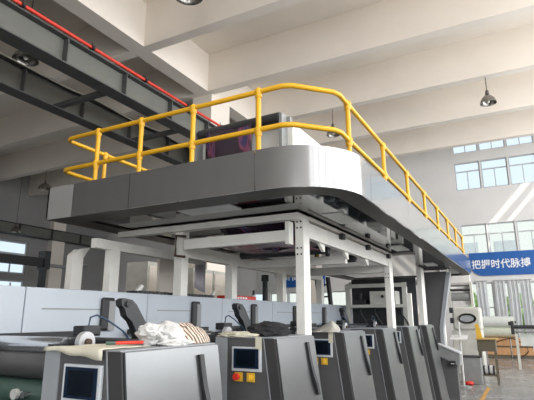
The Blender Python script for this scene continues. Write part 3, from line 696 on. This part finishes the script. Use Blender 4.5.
# operator pedestal
t = thing('operator_pedestal', 'grey pedestal console with slanted lid next to the farthest cabinet', 'pedestal', (11.3, 1.55, 0))
B().prism([(1.79, 1.08), (1.79, 0.84), (1.39, 0.66), (1.37, 0.90)], 'X', 11.0, 11.35).build('head', m_mid, t)
B().prism([(1.80, 1.10), (1.79, 1.075), (1.36, 0.895), (1.37, 0.925)], 'X', 10.98, 11.37).build('lid', m_steelp, t)
bx('body', m_dgrey, (11.05, 11.33, 1.45, 1.74, 0, 0.80), t)
b = B().box(10.93, 11.0, 1.46, 1.58, 0.66, 0.76, 0.008); p = b.build('keypad', m_black, t); bx('key_row', m_bezel, (10.925, 10.931, 1.48, 1.55, 0.70, 0.715), p)

# ------------------------------------------------------------------ far right: rewinder and stores
t = thing('rewinder_machine', 'beige machine with an oval emblem between the platform end and the curtains', 'machine', (16.3, 1.8, 0))
bx('base', m_beige, (16.0, 16.8, 1.33, 2.15, 0, 1.25), t, 0.02)
B().box(15.95, 16.6, 1.30, 2.10, 1.25, 1.92, 0.06).build('head', m_beige, t)
e = B().lathe([(0.001, 0.0), (0.24, 0.0), (0.26, 0.02), (0.26, 0.04)], (0, 0, 0)); 
bmesh.ops.transform(e.bm, matrix=Matrix.Translation((15.95, 1.68, 1.59)) @ Matrix.Rotation(-PI / 2, 4, 'Y') @ Matrix.Diagonal((0.58, 1.0, 1, 1)), verts=e.bm.verts)
em = e.build('emblem', m_olive, t, True)
e = B().lathe([(0.001, 0.0), (0.19, 0.0), (0.20, 0.012)], (0, 0, 0)); bmesh.ops.transform(e.bm, matrix=Matrix.Translation((15.915, 1.68, 1.59)) @ Matrix.Rotation(-PI / 2, 4, 'Y') @ Matrix.Diagonal((0.5, 1.0, 1, 1)), verts=e.bm.verts)
e.build('emblem_ring', m_lgrey, em, True)
B().cyl((16.3, 1.60, 2.25), (16.3, 2.12, 2.25), 0.13, n=20).build('roll', m_mid, t, True)
B().cyl((16.3, 1.55, 2.62), (16.3, 2.12, 2.62), 0.06, n=16).build('roll', m_chrome, t, True)
B().cyl((16.2, 1.55, 2.45), (16.2, 2.12, 2.45), 0.04, n=16).build('roll', m_blackm, t, True)
bx('side_plate', m_beige, (16.1, 16.5, 2.12, 2.2, 1.9, 2.85), t); bx('side_plate', m_beige, (16.2, 16.5, 1.48, 1.55, 1.9, 2.7), t)
for z in (1.75, 1.45): B().box(15.85, 16.0, 2.06, 2.16, z, z + 0.16).cyl((15.78, 2.1, z + 0.08), (15.85, 2.1, z + 0.08), 0.05).build('motor', m_blackm, t)
bx('tower', m_whitebox, (16.4, 16.7, 1.55, 1.75, 2.0, 3.1), t)
t = thing('tray_stand', 'small white tray on a thin white post beside the pedestal console', 'stand', (13.0, 1.6, 0))
B().prism([(12.75, 1.10), (12.75, 1.115), (13.15, 1.205), (13.15, 1.19)], 'Y', 1.40, 1.78).build('tray', m_rag, t); B().cyl((13.0, 1.58, 0), (13.0, 1.58, 1.47), 0.022).build('post', m_rag, t)
B().ball((13.0, 1.58, 1.47), 0.045).build('finial', m_rag, t, True); B().cyl((13.0, 1.58, 0), (13.0, 1.58, 0.03), 0.16).build('base', m_mid, t)
t = thing('grey_bin', 'low grey bin on the floor right of the pedestal console', 'bin', (13.85, 1.46, 0))
B().box(13.65, 14.05, 1.22, 1.70, 0.0, 0.64, 0.015).build('body', m_mid, t); bx('lid', m_blackm, (13.63, 14.07, 1.21, 1.71, 0.64, 0.67), t)
tag(B().blob((13.5, 1.52, 0.04), (0.09, 0.11, 0.05), 0.3, 3, 2, 3, 0.0).build('rag', m_redb, None, True), 'small red rag on the floor before the grey bin', 'rag')
t = thing('work_table', 'tall tan work table with brown apron beside the stacked rolls', 'table', (14.1, 1.07, 0))
bx('table_top', m_tan, (13.85, 14.45, 0.82, 1.32, 1.07, 1.10), t); bx('apron', m_tand, (13.9, 14.4, 0.86, 1.29, 0.78, 1.07), t)
for x in (13.9, 14.34):
    for y in (0.87, 1.24): bx('leg', m_tand, (x, x + 0.035, y, y + 0.035, 0, 0.78), t)
bx('shelf', m_tand, (13.92, 14.38, 0.9, 1.26, 0.18, 0.21), t)
for dz, lb in ((0.0, 'striped white and black roll on the lower shelf of the tan table'),):
    tt = thing('film_bundle', lb, 'roll', (14.1, 1.08, 0.21))
    B().cyl((14.1, 0.95, 0.32), (14.1, 1.21, 0.32), 0.11, n=20).build('roll', m_blackm, tt, True)
    B().cyl((14.1, 0.99, 0.32), (14.1, 1.17, 0.32), 0.114, n=20).build('white_band', m_rag, tt, True); B().cyl((14.1, 1.06, 0.32), (14.1, 1.10, 0.32), 0.117, n=20).build('black_band', m_black, tt, True)
tag(B().prism([(1.29, 1.10), (1.30, 1.46), (1.22, 1.46), (1.14, 1.10)], 'X', 13.95, 13.99).build('yellow_board', m_yelp), 'yellow board standing upright on the tan table', 'board')
def frol(z, lb, mat, x=23.0):
    t = thing('film_roll', lb, 'film roll', (x, 1.22, z - 0.22), 'film rolls stacked before the curtains')
    B().cyl((x, 0.60, z), (x, 1.84, z), 0.225, n=28).build('film', mat, t, True); B().cyl((x, 0.54, z), (x, 1.90, z), 0.05).build('core', m_tand, t, True)
frol(1.00, 'lower greenish film roll of the stack by the curtains', m_rollg)
frol(1.42, 'upper white film roll of the stack by the curtains', m_roll)
for i, (y0, y1, lb) in enumerate(((0.86, 1.72, 'left orange wooden crate under the stacked film rolls'), (0.03, 0.80, 'middle orange wooden crate under the film rolls'), (-0.9, -0.05, 'right orange wooden crate at the edge of the photo'))):
    t = thing('crate', lb, 'crate', (23, (y0 + y1) / 2, 0), 'orange wooden crates')
    B().box(22.65, 23.4, y0, y1, 0.12, 0.77, 0.01).build('box', m_wood, t)
    for x in (22.65, 23.32): bx('skid', m_tand, (x, x + 0.08, y0, y1, 0, 0.12), t)
    bx('batten', m_tand, (22.63, 22.65, y0, y1, 0.42, 0.48), t)
hp = [(22.45, 1.35 - 1.1 * (k / 14), 0.62 + 0.16 * math.sin(PI * min(1, k / 14 * 1.2) * 0.75) - 0.65 * max(0, k / 14 - 0.55) ** 1.3) for k in range(15)]
hp += [(22.45, 0.22, 0.28), (22.45, 0.32, 0.17), (22.45, 0.5, 0.06), (22.45, 0.8, 0.035)]
tag(B().tube(hp, 0.022, 8).build('strap_loop', m_rust, None, True), 'dark strap loop arching in front of the orange crates', 'strap')
t = thing('shaft_stand', 'dark roller shafts on a grey stand at the right edge of the photo', 'stand', (18, 0.1, 0))
for z, r, mm in ((1.33, 0.045, m_blackm), (1.17, 0.035, m_mid), (1.27, 0.03, m_mid)): B().cyl((18.0 + (0.1 if z == 1.27 else 0), -1.2, z), (18.0 + (0.1 if z == 1.27 else 0), 0.52, z), r).build('shaft', mm, t, True)
B().box(17.9, 18.15, 0.50, 0.60, 1.08, 1.50, 0.01).cyl((18, 0.66, 1.42), (18, 0.5, 1.42), 0.06).build('bearing', m_black, t)
bx('leg', m_beige, (18.0, 18.08, 0.42, 0.50, 0, 1.1), t); bx('cover_sheet', m_roll, (18.12, 18.2, -1.0, 0.36, 0.72, 1.10), t)
B().cyl((18.02, -1.1, 0), (18.02, -1.1, 1.2), 0.05).build('leg', m_mid, t)
# curtains
def curtain(y0, y1, lb, seed, zb=0.62):
    f = lambda u, v: (26.85 + 0.030 * math.sin(u * 17 + seed) * (0.6 + 0.4 * v) + 0.012 * math.sin(u * 39 + 2 * seed), y0 + (y1 - y0) * (u + 0.06 * math.sin(v * 3 + seed) * (1 - abs(2 * u - 1))) + 0.03 * v * math.sin(seed * 3 + v * 2), 3.38 - (3.38 - zb) * v)
    t = thing('curtain', lb, 'curtain', (26.85, (y0 + y1) / 2, zb), 'grey curtains on the far windows')
    B().grid(f, 36, 10).build('cloth', m_curt, t, 'all', 0.01)
    rd = B().cyl((26.85, y0 - 0.05, 3.39), (26.85, y1 + 0.05, 3.39), 0.02, n=8).build('rod', m_mid, t)
    bx('wall_bracket', m_mid, (26.83, 27.0, (y0 + y1) / 2 - 0.02, (y0 + y1) / 2 + 0.02, 3.37, 3.41), rd)
curtain(1.76, 2.26, 'leftmost grey curtain on the far windows, left of the bright gap', 1.0)
curtain(0.92, 1.40, 'second grey curtain from the left on the far windows', 2.3)
curtain(0.34, 0.84, 'third grey curtain from the left on the far windows', 4.1)
curtain(-0.2, 0.28, 'rightmost grey curtain on the far windows', 5.2)
# banner on the far wall
def text_mesh(body, size, name, mat, parent, loc, shear=0.0, sx=1.0):
    c = bpy.data.curves.new(name, 'FONT'); c.body = body; c.size = size; c.extrude = 0.01; c.resolution_u = 3; c.offset = 0.006
    o = bpy.data.objects.new('tmp_text', c); COL.objects.link(o)
    dg = bpy.context.evaluated_depsgraph_get(); me = bpy.data.meshes.new_from_object(o.evaluated_get(dg)); bpy.data.objects.remove(o)
    me.name = name; me.materials.clear(); me.materials.append(mat)
    # text reads towards -Y when seen from inside the hall (looking along +X)
    R_ = Matrix(((0, 0, -1, 0), (-sx, 0, 0, 0), (0, 1, 0, 0), (0, 0, 0, 1)))
    org = WL[parent.name]; me.transform(Matrix.Translation(V(loc) - org) @ R_)
    r = bpy.data.objects.new(name, me); COL.objects.link(r); r.parent = parent; WL[r.name] = org.copy(); return r
t = thing('banner', 'long blue banner with white Chinese slogan on the far wall', 'banner', (26.95, -1.2, 3.66))
path = [(-7.5, 3.66), (1.85, 3.66)] + [(2.45 - 0.62 + 0.62 * math.sin(a), 4.28 - 0.62 * math.cos(a)) for a in [PI / 2 * i / 10 for i in range(1, 11)]] + [(2.45, 4.84), (-7.5, 4.84)]
B().prism(path, 'X', 26.93, 26.99).build('board', m_blue, t)
text_mesh('把握时代脉搏', 0.49, 'lettering', m_text, t, (26.925, 2.37, 4.06), 0, 0.92)
t = thing('banner', 'blue banner piece with white lettering seen under the platform', 'banner', (26.95, 12.8, 3.3))
bx('board', m_blue, (26.93, 26.99, 10.5, 13.25, 3.40, 4.6), t)
b = B()
for y, z, hy, hz in ((13.0, 4.05, 0.04, 0.2), (12.86, 4.1, 0.12, 0.035), (12.84, 3.95, 0.03, 0.13), (12.6, 4.05, 0.12, 0.035), (12.58, 4.0, 0.035, 0.2), (12.44, 3.93, 0.05, 0.08)): b.box(26.92, 26.93, y - hy, y + hy, z - hz, z + hz)
b.build('lettering', m_text, t)
t = thing('notice_board', 'white notice board with blue lettering seen under the platform', 'sign', (26.95, 14.3, 3.1))
bx('board', m_lpan, (26.93, 26.99, 13.35, 15.0, 3.2, 4.6), t); text_mesh('K', 0.6, 'lettering', m_blue, t, (26.925, 14.7, 3.75))
# floor marking
tag(B().box(9.6, 13.2, 1.02, 1.10, 0.001, 0.004).build('floor_line', m_yline), 'worn yellow line painted on the floor by the cabinets', 'floor marking')
